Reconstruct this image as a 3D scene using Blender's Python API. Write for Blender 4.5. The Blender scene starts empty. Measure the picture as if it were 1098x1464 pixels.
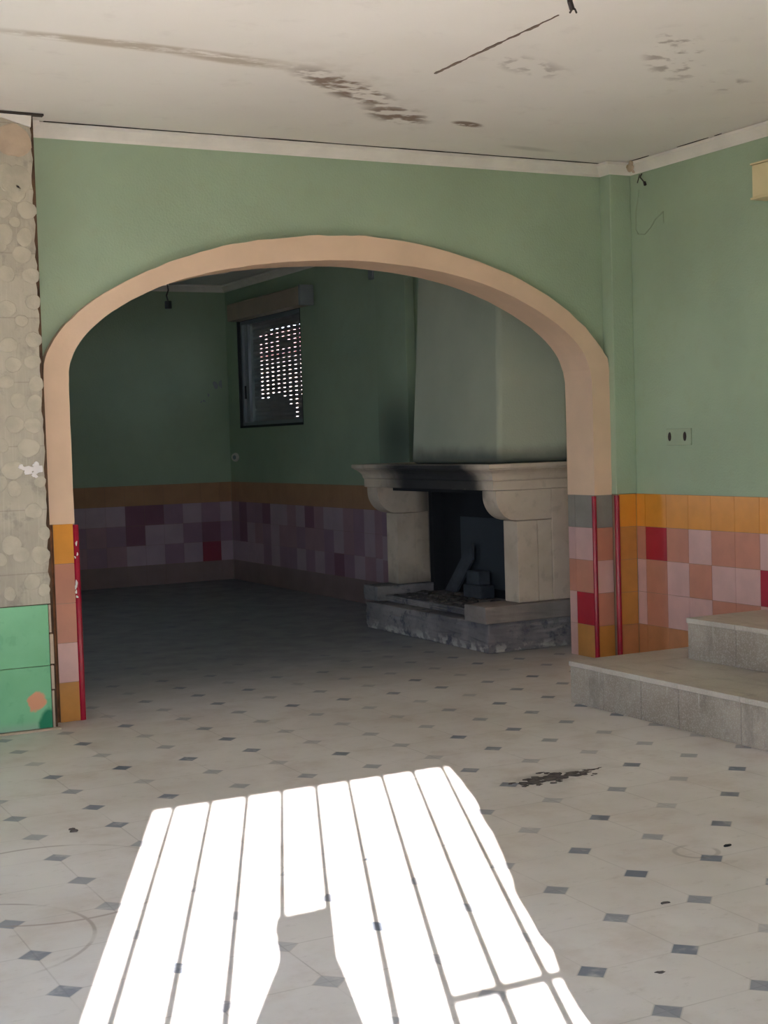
import bpy, bmesh, math, random
from mathutils import Vector, Matrix
random.seed(7)
sc = bpy.context.scene
COL = sc.collection
PI = math.pi

# ------------------------------------------------------------------ nodes
class NT:
    def __init__(s, name):
        s.m = bpy.data.materials.new(name); s.m.use_nodes = True
        s.t = s.m.node_tree; s.n = s.t.nodes; s.n.clear()
        s.out = s.n.new('ShaderNodeOutputMaterial')
        s.b = s.n.new('ShaderNodeBsdfPrincipled')
        s.t.links.new(s.b.outputs[0], s.out.inputs[0])
        g = s.n.new('ShaderNodeNewGeometry'); s.pos = g.outputs['Position']
        sp = s.n.new('ShaderNodeSeparateXYZ'); s.t.links.new(s.pos, sp.inputs[0])
        s.x, s.y, s.z = sp.outputs
    def set(s, sock, v):
        if isinstance(v, bpy.types.NodeSocket): s.t.links.new(v, sock)
        elif isinstance(v, (tuple, list)) and len(v) == 3 and sock.type == 'RGBA': sock.default_value = (*v, 1)
        else: sock.default_value = v
    def mt(s, op, a, b=0.0, c=0.0):
        n = s.n.new('ShaderNodeMath'); n.operation = op
        for i, v in enumerate((a, b, c)): s.set(n.inputs[i], v)
        return n.outputs[0]
    def add(s, a, b): return s.mt('ADD', a, b)
    def sub(s, a, b): return s.mt('SUBTRACT', a, b)
    def mul(s, a, b): return s.mt('MULTIPLY', a, b)
    def mx(s, a, b): return s.mt('MAXIMUM', a, b)
    def ramp(s, v, a, b, lo=0.0, hi=1.0):
        n = s.n.new('ShaderNodeMapRange'); n.interpolation_type = 'SMOOTHSTEP'
        s.set(n.inputs[0], v); n.inputs[1].default_value = a; n.inputs[2].default_value = b
        n.inputs[3].default_value = lo; n.inputs[4].default_value = hi
        return n.outputs[0]
    def noise(s, scale, detail=4.0, rough=.55, vec=None, stretch=None, offs=(0, 0, 0)):
        v = vec or s.pos
        if stretch or offs != (0, 0, 0):
            m = s.n.new('ShaderNodeMapping'); s.set(m.inputs[0], v)
            m.inputs[3].default_value = stretch or (1, 1, 1); m.inputs[1].default_value = offs
            v = m.outputs[0]
        n = s.n.new('ShaderNodeTexNoise'); s.set(n.inputs['Vector'], v)
        n.inputs['Scale'].default_value = scale; n.inputs['Detail'].default_value = detail
        n.inputs['Roughness'].default_value = rough
        return n.outputs['Fac']
    def mix(s, f, a, b):
        n = s.n.new('ShaderNodeMix'); n.data_type = 'RGBA'
        s.set(n.inputs[0], f); s.set(n.inputs[6], a); s.set(n.inputs[7], b)
        return n.outputs[2]
    def bump(s, h, strength=.3, dist=.01):
        n = s.n.new('ShaderNodeBump'); n.inputs['Strength'].default_value = strength
        n.inputs['Distance'].default_value = dist; s.set(n.inputs['Height'], h)
        s.t.links.new(n.outputs[0], s.b.inputs['Normal'])
    def ell(s, axes, c, r, rot=0.0, soft=1.0):
        """1 in the middle of an ellipse, 0 outside; axes are two sockets"""
        a = s.sub(axes[0], c[0]); b = s.sub(axes[1], c[1])
        ca, sa = math.cos(rot), math.sin(rot)
        u = s.add(s.mul(a, ca), s.mul(b, sa)); v = s.sub(s.mul(b, ca), s.mul(a, sa))
        u = s.mul(u, 1 / r[0]); v = s.mul(v, 1 / r[1])
        d = s.mt('SQRT', s.add(s.mul(u, u), s.mul(v, v)))
        return s.ramp(d, 1 - soft, 1.0, 1, 0)
    def fin(s, col, rough=.8, spec=.5, metal=0.0):
        s.set(s.b.inputs['Base Color'], col); s.set(s.b.inputs['Roughness'], rough)
        s.b.inputs['Specular IOR Level'].default_value = spec; s.b.inputs['Metallic'].default_value = metal
        return s.m

def lin(r, g, b):
    f = lambda c: (c / 255 / 12.92) if c / 255 <= .04045 else ((c / 255 + .055) / 1.055) ** 2.4
    return (f(r), f(g), f(b))

def simple(name, rgb, rough=.7, var=.12, scale=6, bump=0, metal=0.0, spec=.5):
    t = NT(name); c = lin(*rgb)
    n = t.noise(scale, 4)
    col = t.mix(t.ramp(n, .3, .7), tuple(k * (1 - var) for k in c), tuple(min(1, k * (1 + var)) for k in c))
    if bump: t.bump(t.noise(scale * 12, 3), bump, .004)
    return t.fin(col, rough, spec, metal)

# ---- plaster, green (rough textured paint)
def green_mat():
    t = NT('green_plaster')
    g = lin(164, 179, 151)
    n = t.noise(1.1, 4); n2 = t.noise(9, 5)
    col = t.mix(t.ramp(n, .3, .7), tuple(k * .92 for k in g), tuple(k * 1.07 for k in g))
    col = t.mix(t.mul(t.ramp(n2, .5, .75), .18), col, lin(160, 160, 125))
    # soot of the fire on the wall and pilaster beside the mantel
    s = t.ell((t.y, t.z), (10.02, 1.40), (.62, .55), 0, 1.0)
    s = t.mul(s, t.ramp(t.x, 5.0, 5.2)); s = t.mul(s, t.ramp(t.y, 7.7, 8.6))
    hood = t.mul(t.ramp(t.add(t.z, t.mul(t.noise(3), .12)), 1.27, 1.38, 1, 0), t.ramp(t.y, 7.6, 7.75))
    hood = t.mul(hood, t.ramp(t.x, 4.9, 5.0)); hood = t.mul(hood, t.ramp(t.y, 9.6, 9.8, 1, 0)); hood = t.mul(hood, t.ramp(t.z, 1.0, 1.15))
    sm = t.mx(t.mul(s, .7), t.mul(hood, .6))
    col = t.mix(sm, col, lin(38, 40, 42))
    t.bump(t.noise(85, 2, .5), .35, .006)
    return t.fin(col, .75, .3)

def hood_mat():
    t = NT('pale_green_hood_plaster')
    g = lin(172, 174, 152)
    col = t.mix(t.ramp(t.noise(1.3, 4), .3, .7), tuple(k * .9 for k in g), tuple(k * 1.05 for k in g))
    n = t.add(t.z, t.mul(t.noise(3), .14))
    hood = t.mul(t.ramp(n, 1.29, 1.42, 1, 0), .7)
    col = t.mix(hood, col, lin(58, 56, 52))
    t.bump(t.noise(85, 2, .5), .3, .005)
    return t.fin(col, .75, .3)

def ceiling_mat():
    t = NT('stained_ceiling_paint')
    base = t.mix(t.ramp(t.noise(.8, 3), .3, .7), lin(231, 223, 215), lin(238, 231, 224))
    xy = (t.x, t.y)
    blot = t.ramp(t.noise(7.5, 3, .55, stretch=(1, 1.5, 1)), .44, .58)
    blot2 = t.ramp(t.noise(4.5, 4, .6, offs=(3, 1, 0)), .45, .7)
    m1 = t.ell(xy, (3.04, 6.05), (.62, .15), .62, .6)
    m1b = t.ell(xy, (3.50, 6.44), (.34, .16), .60, .6)
    dark = t.mul(t.mx(m1, m1b), blot)
    m2 = t.ell(xy, (1.95, 5.71), (.85, .075), .04, .6)
    m2b = t.ell(xy, (2.35, 5.78), (.40, .07), .12, .7)
    faint = t.mul(t.mx(m2, m2b), t.ramp(t.noise(5, 5, .65, stretch=(1, 2.5, 1)), .34, .52))
    halo = t.mul(t.ell(xy, (3.0, 5.95), (1.0, .4), .68, 1), blot2)
    r1 = t.ell(xy, (4.12, 5.03), (.55, .16), .85, .5)
    r2 = t.ell(xy, (4.68, 5.34), (.17, .13), .3, .6)
    r3 = t.ell(xy, (3.60, 5.40), (.38, .14), .35, .7)
    r4 = t.ell(xy, (3.95, 6.50), (.13, .06), .3, .5)
    blotr = t.ramp(t.noise(8, 4, .55, offs=(1.3, 7.7, 0)), .50, .62)
    rs = t.mul(t.mx(t.mul(r1, 1), t.mx(r2, t.mul(r3, .8))), blotr)
    oval = t.ell(xy, (4.62, 6.93), (.26, .06), .15, .8)
    ss = t.mul(t.mx(r4, 0.0), t.ramp(t.noise(14, 3), .38, .5))
    col = t.mix(t.mul(faint, .75), base, lin(178, 160, 140))
    col = t.mix(t.mul(halo, .35), col, lin(188, 174, 158))
    col = t.mix(t.mul(rs, .6), col, lin(142, 122, 110))
    col = t.mix(t.mul(oval, .35), col, lin(150, 140, 130))
    col = t.mix(t.mul(t.mx(dark, ss), .85), col, lin(120, 92, 72))
    # light brushing marks over the whole of the ceiling
    col = t.mix(t.mul(t.ramp(t.noise(5, 5, .65, offs=(9, 9, 0)), .56, .72), .12), col, lin(165, 150, 140))
    t.bump(t.noise(14, 3), .08, .01)
    return t.fin(col, .85, .3)

def floor_mat():
    t = NT('octagon_floor_tiles')
    S = .30
    u = t.mul(t.sub(t.x, 2.1111), 1 / S); v = t.mul(t.sub(t.y, 2.9757), 1 / S)
    ru = t.mt('ROUND', u); rv = t.mt('ROUND', v)
    fu = t.mt('ABSOLUTE', t.sub(u, ru)); fv = t.mt('ABSOLUTE', t.sub(v, rv))
    dot = t.ramp(t.add(fu, fv), .150, .160, 1, 0)
    edge = t.mul(t.ramp(t.mt('ABSOLUTE', t.sub(t.add(fu, fv), .162)), .004, .012, 1, 0), .5)
    grout = t.mx(t.ramp(fu, .004, .011, 1, 0), t.ramp(fv, .004, .011, 1, 0))
    grout = t.mul(grout, t.ramp(t.noise(2.2, 3), .38, .62, .12, 1))
    wn = t.n.new('ShaderNodeTexWhiteNoise'); wn.noise_dimensions = '2D'
    cv = t.n.new('ShaderNodeCombineXYZ'); t.set(cv.inputs[0], ru); t.set(cv.inputs[1], rv)
    t.set(wn.inputs['Vector'], cv.outputs[0])
    fade = t.ramp(wn.outputs['Value'], 0, 1, .35, .95)
    fade = t.mul(fade, t.ramp(t.noise(16, 3), .25, .5, .55, 1))
    tile = t.mix(t.ramp(t.noise(.9, 4), .3, .7), lin(200, 191, 183), lin(215, 207, 202))
    # sandy dirt, footmarks and rubbed patches
    tile = t.mix(t.mul(t.ramp(t.noise(3.1, 6, .65), .45, .72), .35), tile, lin(172, 150, 132))
    tile = t.mix(t.mul(t.ramp(t.noise(13, 5, .7, stretch=(1, 2.2, 1)), .56, .74), .28), tile, lin(140, 126, 112))
    col = t.mix(t.mul(grout, .34), tile, lin(128, 112, 98))
    col = t.mix(t.mul(dot, fade), col, lin(104, 110, 122))
    col = t.mix(edge, col, lin(170, 160, 150))
    # rings left on the floor at the left
    xy = (t.x, t.y)
    def ring(c, R, w):
        a = t.sub(t.x, c[0]); b = t.sub(t.y, c[1])
        d = t.mt('SQRT', t.add(t.mul(a, a), t.mul(b, b)))
        return t.ramp(t.mt('ABSOLUTE', t.sub(d, R)), w * .3, w, 1, 0)
    rg = t.mx(ring((.78, 4.07), .34, .009), ring((1.12, 4.52), .42, .010))
    rg = t.mul(rg, t.ramp(t.noise(2.5), .35, .55))
    col = t.mix(t.mul(rg, .6), col, lin(140, 122, 110))
    mk = t.mul(ring((3.02, 3.66), .07, .012), t.ramp(t.noise(9), .4, .55))
    col = t.mix(t.mul(mk, .35), col, lin(110, 100, 90))
    # brown scuffs round the dug out tile at the right
    sc_ = t.mul(t.ell(xy, (3.22, 4.78), (.42, .16), .05, .9), t.ramp(t.noise(8, 5, .65), .42, .62))
    col = t.mix(t.mul(sc_, .55), col, lin(120, 106, 94))
    # ashes trodden over the floor in front of the hearth
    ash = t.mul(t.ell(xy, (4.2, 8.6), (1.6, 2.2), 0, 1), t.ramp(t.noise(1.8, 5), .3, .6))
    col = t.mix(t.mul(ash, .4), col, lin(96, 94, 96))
    back_haze = t.mul(t.ramp(t.add(t.y, t.mul(t.noise(.8, 3), 1.5)), 7.4, 9.6), .86)  # bluish haze and dimness of the back room, painted into the floor colour
    col = t.mix(back_haze, col, lin(124, 128, 134))
    t.bump(t.sub(1.0, grout), .12, .002)
    return t.fin(col, t.ramp(t.noise(5, 4), .3, .7, .42, .62), .35)

def stone_mat():
    t = NT('sooty_carved_limestone')
    base = t.mix(t.ramp(t.noise(2.5, 4), .3, .7), lin(190, 170, 148), lin(210, 192, 172))
    base = t.mix(t.mul(t.ramp(t.noise(14, 4), .52, .72), .25), base, lin(140, 125, 110))
    n = t.mul(t.sub(t.noise(4, 3), .5), .25)
    yy = t.add(t.y, n)
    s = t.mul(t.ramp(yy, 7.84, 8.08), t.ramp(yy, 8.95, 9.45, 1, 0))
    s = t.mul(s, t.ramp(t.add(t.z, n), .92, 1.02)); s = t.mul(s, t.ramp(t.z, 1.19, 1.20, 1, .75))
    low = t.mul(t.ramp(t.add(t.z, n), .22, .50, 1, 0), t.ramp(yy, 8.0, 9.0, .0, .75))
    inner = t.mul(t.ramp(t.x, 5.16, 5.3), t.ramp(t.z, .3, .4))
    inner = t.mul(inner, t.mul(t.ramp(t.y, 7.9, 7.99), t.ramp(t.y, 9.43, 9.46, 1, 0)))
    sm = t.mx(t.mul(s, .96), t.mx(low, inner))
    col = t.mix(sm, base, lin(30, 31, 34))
    t.bump(t.noise(40, 4), .15, .004)
    return t.fin(col, .8, .3)

def hearth_mat():
    t = NT('dirty_hearth_masonry')
    base = t.mix(t.ramp(t.noise(3, 5), .3, .7), lin(112, 106, 106), lin(150, 142, 138))
    base = t.mix(t.ramp(t.noise(7, 5, .7), .52, .68), base, lin(84, 82, 88))
    chips = t.mul(t.ramp(t.z, .12, .03), t.ramp(t.noise(18, 4), .5, .6))
    chips = t.mul(t.ramp(t.add(t.z, t.mul(t.noise(6), .1)), .06, .13, 1, 0), t.ramp(t.noise(16, 4), .45, .58))
    col = t.mix(chips, base, lin(178, 170, 160))
    t.bump(t.noise(20, 5), .5, .01)
    return t.fin(col, .9, .2)

def pillar_mat():
    t = NT('bare_cement_with_scraper_marks')
    c = t.mix(t.ramp(t.noise(3, 5), .3, .7), lin(166, 154, 137), lin(188, 176, 157))
    c = t.mix(t.mul(t.ramp(t.noise(10, 5, .7, offs=(1, 2, 3)), .52, .68), .5), c, lin(138, 130, 118))
    # ghost of the removed 20 cm tiles and of the comb
    w = t.mt('ABSOLUTE', t.sub(t.mt('FRACT', t.mul(t.z, 1 / .31)), .5))
    c = t.mix(t.mul(t.ramp(w, .012, .004, 0, 1), .35), c, lin(120, 108, 96))
    st = t.noise(6, 3, .5, stretch=(14, 14, .6))
    c = t.mix(t.mul(t.ramp(st, .5, .7), .22), c, lin(205, 192, 172))
    t.bump(t.noise(30, 5), .4, .006)
    return t.fin(c, .9, .2)

def greenpanel_mat():
    t = NT('bright_green_painted_tile')
    c = t.mix(t.ramp(t.noise(2.5, 4), .3, .7), lin(116, 176, 128), lin(130, 190, 142))
    c = t.mix(t.ramp(t.z, .0, .07, .7, 0), c, lin(150, 158, 146))
    c = t.mix(t.mul(t.ramp(t.noise(12, 4), .56, .66), .3), c, lin(90, 150, 110))
    xz = (t.x, t.z); n = t.mul(t.sub(t.noise(9, 3), .5), .10)
    xz = (t.add(t.x, n), t.add(t.z, n))
    a = t.ell(xz, (1.715, .155), (.065, .048), .5, .2)
    c = t.mix(a, c, lin(214, 146, 110))
    b = t.ell(xz, (1.765, .035), (.05, .085), 0, .35)
    c = t.mix(b, c, lin(30, 120, 84))
    t.bump(t.noise(20, 3), .15, .003)
    return t.fin(c, .45, .4)

M = dict(hood=hood_mat(), slab=simple('worn_brown_grey_slab', (138, 126, 118), .85, .14, 5, .3),
   
    green=green_mat(), ceil=ceiling_mat(), floor=floor_mat(), stone=stone_mat(), hearth=hearth_mat(),
    pillar=pillar_mat(), greenpanel=greenpanel_mat(),
    beige=simple('beige_arch_paint', (228, 193, 162), .7, .05, 3, .25),
    white=simple('white_plaster_cornice', (230, 220, 209), .7, .06, 5, .15),
    gap=simple('dark_joint', (66, 54, 46), .9),
    gapbrown=simple('dark_brown_joint', (92, 66, 46), .9, .4, 9),
    brown=simple('brown_board_edge', (120, 74, 40), .8, .3, 20),
    adhesive=simple('dried_tile_adhesive', (184, 172, 152), .9, .12, 9, .4),
    adhesive2=simple('dried_tile_adhesive_rosy', (186, 162, 138), .9, .16, 6, .4),
    t_orange=simple('orange_glazed_tile', (224, 148, 52), .28, .05, 9),
    t_ochre=simple('ochre_glazed_tile', (196, 134, 66), .3, .07, 9),
    t_tan=simple('tan_glazed_tile', (190, 128, 84), .3, .07, 9),
    t_terra=simple('terracotta_pink_glazed_tile', (198, 132, 106), .3, .05, 9),
    t_pink=simple('pale_pink_glazed_tile', (212, 168, 158), .3, .05, 9),
    t_rose=simple('dusty_rose_glazed_tile', (186, 120, 118), .3, .06, 9),
    t_red=simple('red_glazed_tile', (178, 38, 50), .25, .05, 9),
    t_wine=simple('wine_red_glazed_tile', (150, 56, 72), .3, .05, 9),
    t_grey=simple('grey_cement_fill', (142, 134, 124), .85, .08, 9, .2),
    grout=simple('tile_grout', (150, 120, 98), .9),
    b_ochre=simple('hazed_ochre_tile', (180, 134, 98), .4, .07, 5), b_tan=simple('hazed_tan_tile', (146, 122, 116), .4, .08, 5),  # back-room tiles, bluish haze mixed into their colours
    b_rose=simple('hazed_rose_tile', (176, 138, 144), .4, .06, 5), b_mauve=simple('hazed_mauve_tile', (190, 162, 172), .4, .06, 5),
    b_plum=simple('hazed_plum_tile', (164, 130, 144), .4, .06, 5), b_wine=simple('hazed_wine_tile', (138, 92, 108), .4, .06, 5),
    facade=simple('ochre_house_render', (186, 156, 136), .9, .4, .8), facadewhite=simple('white_house_trim', (205, 205, 205), .8), rooftile=simple('clay_roof', (140, 74, 50), .9, .2, 3),
    plate=simple('sooty_iron_plate', (44, 48, 52), .7, .12, 3), 
    redstrip=simple('crimson_plastic_corner_strip', (160, 24, 48), .22, .10, 14),
    chip=simple('white_chips', (225, 215, 210), .7),
    step=None, cream=simple('cream_plastic', (226, 206, 160), .5, .05, 4),
    boxbrown=simple('brownish_shutter_box', (176, 156, 136), .6, .06, 4),
    black=simple('black_rubber', (22, 22, 24), .6), alu=simple('aged_aluminium', (150, 152, 156), .45, .05, 8, metal=.3),
    slat=simple('grey_plastic_slats', (150, 140, 138), .6, .08, 6),
    iron=simple('painted_iron_bar', (58, 54, 50), .5, .1, 12),
    socket=simple('overpainted_green_socket', (160, 172, 142), .5, .04, 8),
    dark=simple('soot_black', (20, 20, 22), .9, .2, 6), char=simple('charcoal_debris', (84, 76, 70), .95, .4, 30, .4),
    ash=simple('grey_ash', (62, 64, 68), .95, .2, 10, .4), wire=simple('dark_cable', (48, 38, 32), .6),
    cablegrey=simple('brownish_grey_crack_filler', (120, 100, 88), .8, .2, 20),
    skin=simple('skin', (196, 150, 124), .5), cloth=simple('blue_grey_cotton', (70, 82, 100), .9, .1, 10), hair=simple('brown_hair', (52, 38, 30), .7),
    denim=simple('dark_denim', (42, 50, 70), .9, .1, 10), ground=simple('pale_paving', (170, 162, 150), .9, .1, 1),
    pane=None)
def step_mat():
    t = NT('grey_terrazzo_step')
    c = t.mix(t.ramp(t.noise(2.5, 5), .3, .7), lin(140, 126, 114), lin(170, 157, 144))
    c = t.mix(t.mul(t.ramp(t.noise(160, 2), .5, .62), .35), c, lin(196, 190, 180))
    c = t.mix(t.mul(t.ramp(t.noise(5, 5, .7, stretch=(1, 1, .5)), .52, .7), .5), c, lin(104, 98, 92))
    drip = t.mul(t.ramp(t.noise(5, 2, .5, stretch=(9, 9, .5)), .66, .72), t.ramp(t.z, .08, .2))
    c = t.mix(t.mul(drip, .35), c, lin(208, 202, 192))
    t.bump(t.noise(60, 3), .12, .003)
    return t.fin(c, .5, .4)
M['step'] = step_mat()
def tread_mat():
    t = NT('worn_terrazzo_tread')
    c = t.mix(t.ramp(t.noise(2.5, 5), .3, .7), lin(168, 156, 144), lin(190, 180, 168))
    c = t.mix(t.mul(t.ramp(t.noise(120, 2), .5, .62), .25), c, lin(205, 198, 188))
    # diagonal smears of dirt
    c = t.mix(t.mul(t.ramp(t.noise(5, 3, .5, stretch=(2.4, .7, 1)), .52, .7), .4), c, lin(128, 116, 106))
    return t.fin(c, .45, .4)
M['tread'] = tread_mat()

# ------------------------------------------------------------------ mesh builder
class MB:
    def __init__(s): s.v = []; s.f = []; s.mi = []
    def quad(s, p, m=0):
        b = len(s.v); s.v += [tuple(q) for q in p]; s.f.append(tuple(range(b, b + len(p)))); s.mi.append(m)
    def box(s, a, b, m=0):
        x0, y0, z0 = a; x1, y1, z1 = b
        i = len(s.v)
        s.v += [(x0,y0,z0),(x1,y0,z0),(x1,y1,z0),(x0,y1,z0),(x0,y0,z1),(x1,y0,z1),(x1,y1,z1),(x0,y1,z1)]
        for q in ((0,3,2,1),(4,5,6,7),(0,1,5,4),(1,2,6,5),(2,3,7,6),(3,0,4,7)):
            s.f.append(tuple(i + k for k in q)); s.mi.append(m)
        return s
    def prism(s, pts, axis, a, b, m=0):
        """pts 2D polygon extruded along axis ('x','y','z') from a to b"""
        def P(p, t):
            return {'x': (t, p[0], p[1]), 'y': (p[0], t, p[1]), 'z': (p[0], p[1], t)}[axis]
        i = len(s.v); n = len(pts)
        s.v += [P(p, a) for p in pts] + [P(p, b) for p in pts]
        s.f.append(tuple(i + k for k in range(n))); s.mi.append(m)
        s.f.append(tuple(i + n + k for k in reversed(range(n)))); s.mi.append(m)
        for k in range(n):
            j = (k + 1) % n
            s.f.append((i + k, i + n + k, i + n + j, i + j)); s.mi.append(m)
        return s
    def tube(s, pts, r, n=8, m=0, r2=None):
        pts = [Vector(p) for p in pts]; rings = []
        for k, p in enumerate(pts):
            d = (pts[min(k+1, len(pts)-1)] - pts[max(k-1, 0)]).normalized()
            a = d.orthogonal().normalized() if k == 0 else (rings_a - d * rings_a.dot(d)).normalized()
            rings_a = a; b = d.cross(a)
            rr = r if r2 is None else r + (r2 - r) * k / (len(pts) - 1)
            i = len(s.v)
            s.v += [tuple(p + (a * math.cos(2*PI*q/n) + b * math.sin(2*PI*q/n)) * rr) for q in range(n)]
            rings.append(i)
        for k in range(len(rings) - 1):
            for q in range(n):
                w = (q + 1) % n
                s.f.append((rings[k]+q, rings[k]+w, rings[k+1]+w, rings[k+1]+q)); s.mi.append(m)
        s.f.append(tuple(rings[0] + q for q in reversed(range(n)))); s.mi.append(m)
        s.f.append(tuple(rings[-1] + q for q in range(n))); s.mi.append(m)
        return s
    def blob(s, c, r, axis='y', t=.006, n=18, m=0, wob=.12, face=-1):
        """irregular shallow disc standing on a surface; axis is the normal"""
        i0 = len(s.v); rows = ((1.0, 0), (.93, .7), (.6, 1.0))
        ph = [random.uniform(0, 6.28) for _ in range(3)]
        for sc_, h in rows:
            for k in range(n):
                a = 2 * PI * k / n
                w = 1 + wob * (math.sin(2*a+ph[0])*.5 + math.sin(3*a+ph[1])*.4 + math.sin(7*a+ph[2])*.25)
                u, v = r[0]*sc_*w*math.cos(a), r[1]*sc_*w*math.sin(a)
                d = face * h * t
                s.v.append({'y': (c[0]+u, c[1]+d, c[2]+v), 'x': (c[0]+d, c[1]+u, c[2]+v), 'z': (c[0]+u, c[1]+v, c[2]+d)}[axis])
        for q in range(2):
            for k in range(n):
                w = (k+1) % n
                s.f.append((i0+q*n+k, i0+q*n+w, i0+(q+1)*n+w, i0+(q+1)*n+k)); s.mi.append(m)
        s.f.append(tuple(i0+2*n+k for k in range(n))); s.mi.append(m)
        return s

WL = {}
def obj(name, mb, mats, parent=None, smooth=False, bevel=0, loc=None):
    me = bpy.data.meshes.new(name)
    off = Vector(WL.get(parent.name, (0, 0, 0))) if parent else Vector(loc or (0, 0, 0))
    me.from_pydata([tuple(Vector(v) - off) for v in mb.v], [], mb.f)
    if not isinstance(mats, (list, tuple)): mats = [mats]
    for m in mats: me.materials.append(M[m])
    for p, mi in zip(me.polygons, mb.mi): p.material_index = mi
    bm = bmesh.new(); bm.from_mesh(me)
    bmesh.ops.recalc_face_normals(bm, faces=bm.faces)
    bm.to_mesh(me); bm.free()
    if smooth:
        for p in me.polygons: p.use_smooth = True
    o = bpy.data.objects.new(name, me); COL.objects.link(o)
    if parent: o.parent = parent; WL[o.name] = tuple(off)
    else: o.location = off; WL[o.name] = tuple(off)
    if bevel:
        b = o.modifiers.new('bevel', 'BEVEL'); b.width = bevel; b.segments = 2; b.limit_method = 'ANGLE'
    return o
def thing(name, label, cat, loc, group=None):
    o = bpy.data.objects.new(name, None); COL.objects.link(o); o.location = loc; o.empty_display_size = .1
    WL[o.name] = tuple(loc); o['label'] = label; o['category'] = cat
    if group: o['group'] = group
    return o
def tag(o, label, cat, group=None, kind=None):
    o['label'] = label; o['category'] = cat
    if group: o['group'] = group
    if kind: o['kind'] = kind
    return o
def struct(name, mb, mats, parent=None, **k):
    o = obj(name, mb, mats, parent, **k)
    if not parent: o['kind'] = 'structure'
    return o

# ------------------------------------------------------------------ dimensions
H = 3.0           # ceiling
YF = 7.157        # face of the arch surround
YW = 7.215        # green wall behind it
YB = 7.44         # back of the arch wall
XR = 5.465        # right wall, both rooms
YFAR = 13.84
XL = -2.6
T0 = 1.0          # height of the tiling

# floor, ceiling, ground outside
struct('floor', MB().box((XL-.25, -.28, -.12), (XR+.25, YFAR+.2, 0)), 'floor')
struct('ceiling', MB().box((XL-.25, -.28, H), (XR+.25, YFAR+.2, H+.15)), 'ceil')
g = struct('ground_outside', MB().box((-14, -20, -.25), (14, -.28, -.02)).box((-30, -20, -.6), (40, 60, -.3)), 'ground')
nb = thing('neighbour_house', 'sunlit neighbouring house glimpsed only through the slots of the roller shutter', 'house', (15, 29, -.3))
obj('wall', MB().box((12.5, 20, -.3), (18, 40, 3.3)), 'facade', nb)
obj('roof', MB().prism([(12.2, 3.3), (18.3, 3.3), (15.2, 4.3)], 'y', 19.7, 40.3), 'rooftile', nb)
for k in range(5):
    q0 = 21.5+k*3.6
    wn_ = obj('window', MB().box((12.44, q0, .9), (12.5, q0+1.3, 2.4)), 'facadewhite', nb)
    obj('pane', MB().box((12.425, q0+.08, .98), (12.44, q0+1.22, 2.32)), 'alu', wn_)

# walls
def arch_curve():
    """centre line of the opening edge (inner edge of the surround), X then z"""
    inn = [(1.973,1.0),(1.973,1.3),(1.973,1.60),(1.975,1.733),(1.984,1.803),(2.020,1.883),(2.095,1.975),(2.211,2.065),(2.361,2.148),(2.514,2.213),
           (2.68,2.262),(2.855,2.300),(3.061,2.332),(3.272,2.354),(3.444,2.363),(3.58,2.366),(3.708,2.363),(3.98,2.342),(4.259,2.299),(4.545,2.220),(4.79,2.113),
           (4.99,1.992),(5.105,1.880),(5.155,1.790),(5.176,1.70),(5.178,1.60),(5.178,1.3),(5.178,1.0)]
    return inn
def arch_outer():
    return [(1.845,1.0),(1.845,1.3),(1.845,1.62),(1.852,1.80),(1.880,1.878),(1.925,1.945),(2.0,2.028),(2.125,2.128),(2.295,2.220),(2.47,2.302),
            (2.64,2.365),(2.82,2.416),(3.03,2.457),(3.26,2.485),(3.44,2.498),(3.585,2.503),(3.73,2.499),(4.01,2.470),(4.30,2.411),(4.60,2.322),(4.87,2.20),
            (5.085,2.058),(5.215,1.935),(5.275,1.860),(5.304,1.80),(5.307,1.62),(5.307,1.3),(5.307,1.0)]
def smooth_poly(p, n=3):
    out = []
    for i in range(len(p)-1):
        p0 = p[max(i-1,0)]; p1 = p[i]; p2 = p[i+1]; p3 = p[min(i+2,len(p)-1)]
        for k in range(n):
            t = k/n
            out.append(tuple(.5*((2*p1[j])+(-p0[j]+p2[j])*t+(2*p0[j]-5*p1[j]+4*p2[j]-p3[j])*t*t+(-p0[j]+3*p1[j]-3*p2[j]+p3[j])*t**3) for j in (0,1)))
    out.append(p[-1]); return out
INN = smooth_poly(arch_curve()); OUTR = smooth_poly(arch_outer())
mid = [((a[0]*.6+b[0]*.4), (a[1]*.6+b[1]*.4)) for a, b in zip(INN, OUTR)]
mid[0] = (mid[0][0], 0); mid[-1] = (mid[-1][0], 0)
w = MB()
w.box((XL, YW, 0), (mid[0][0], YB-.02, H))
w.box((mid[-1][0], YW, 0), (XR, YB-.02, H))
for i in range(len(mid)-1):
    a, b = mid[i], mid[i+1]
    if b[0]-a[0] < 1e-5: continue
    w.prism([(a[0], a[1]), (b[0], b[1]), (b[0], H), (a[0], H)], 'y', YW, YB-.02)
struct('wall_middle', w, 'green')

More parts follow.
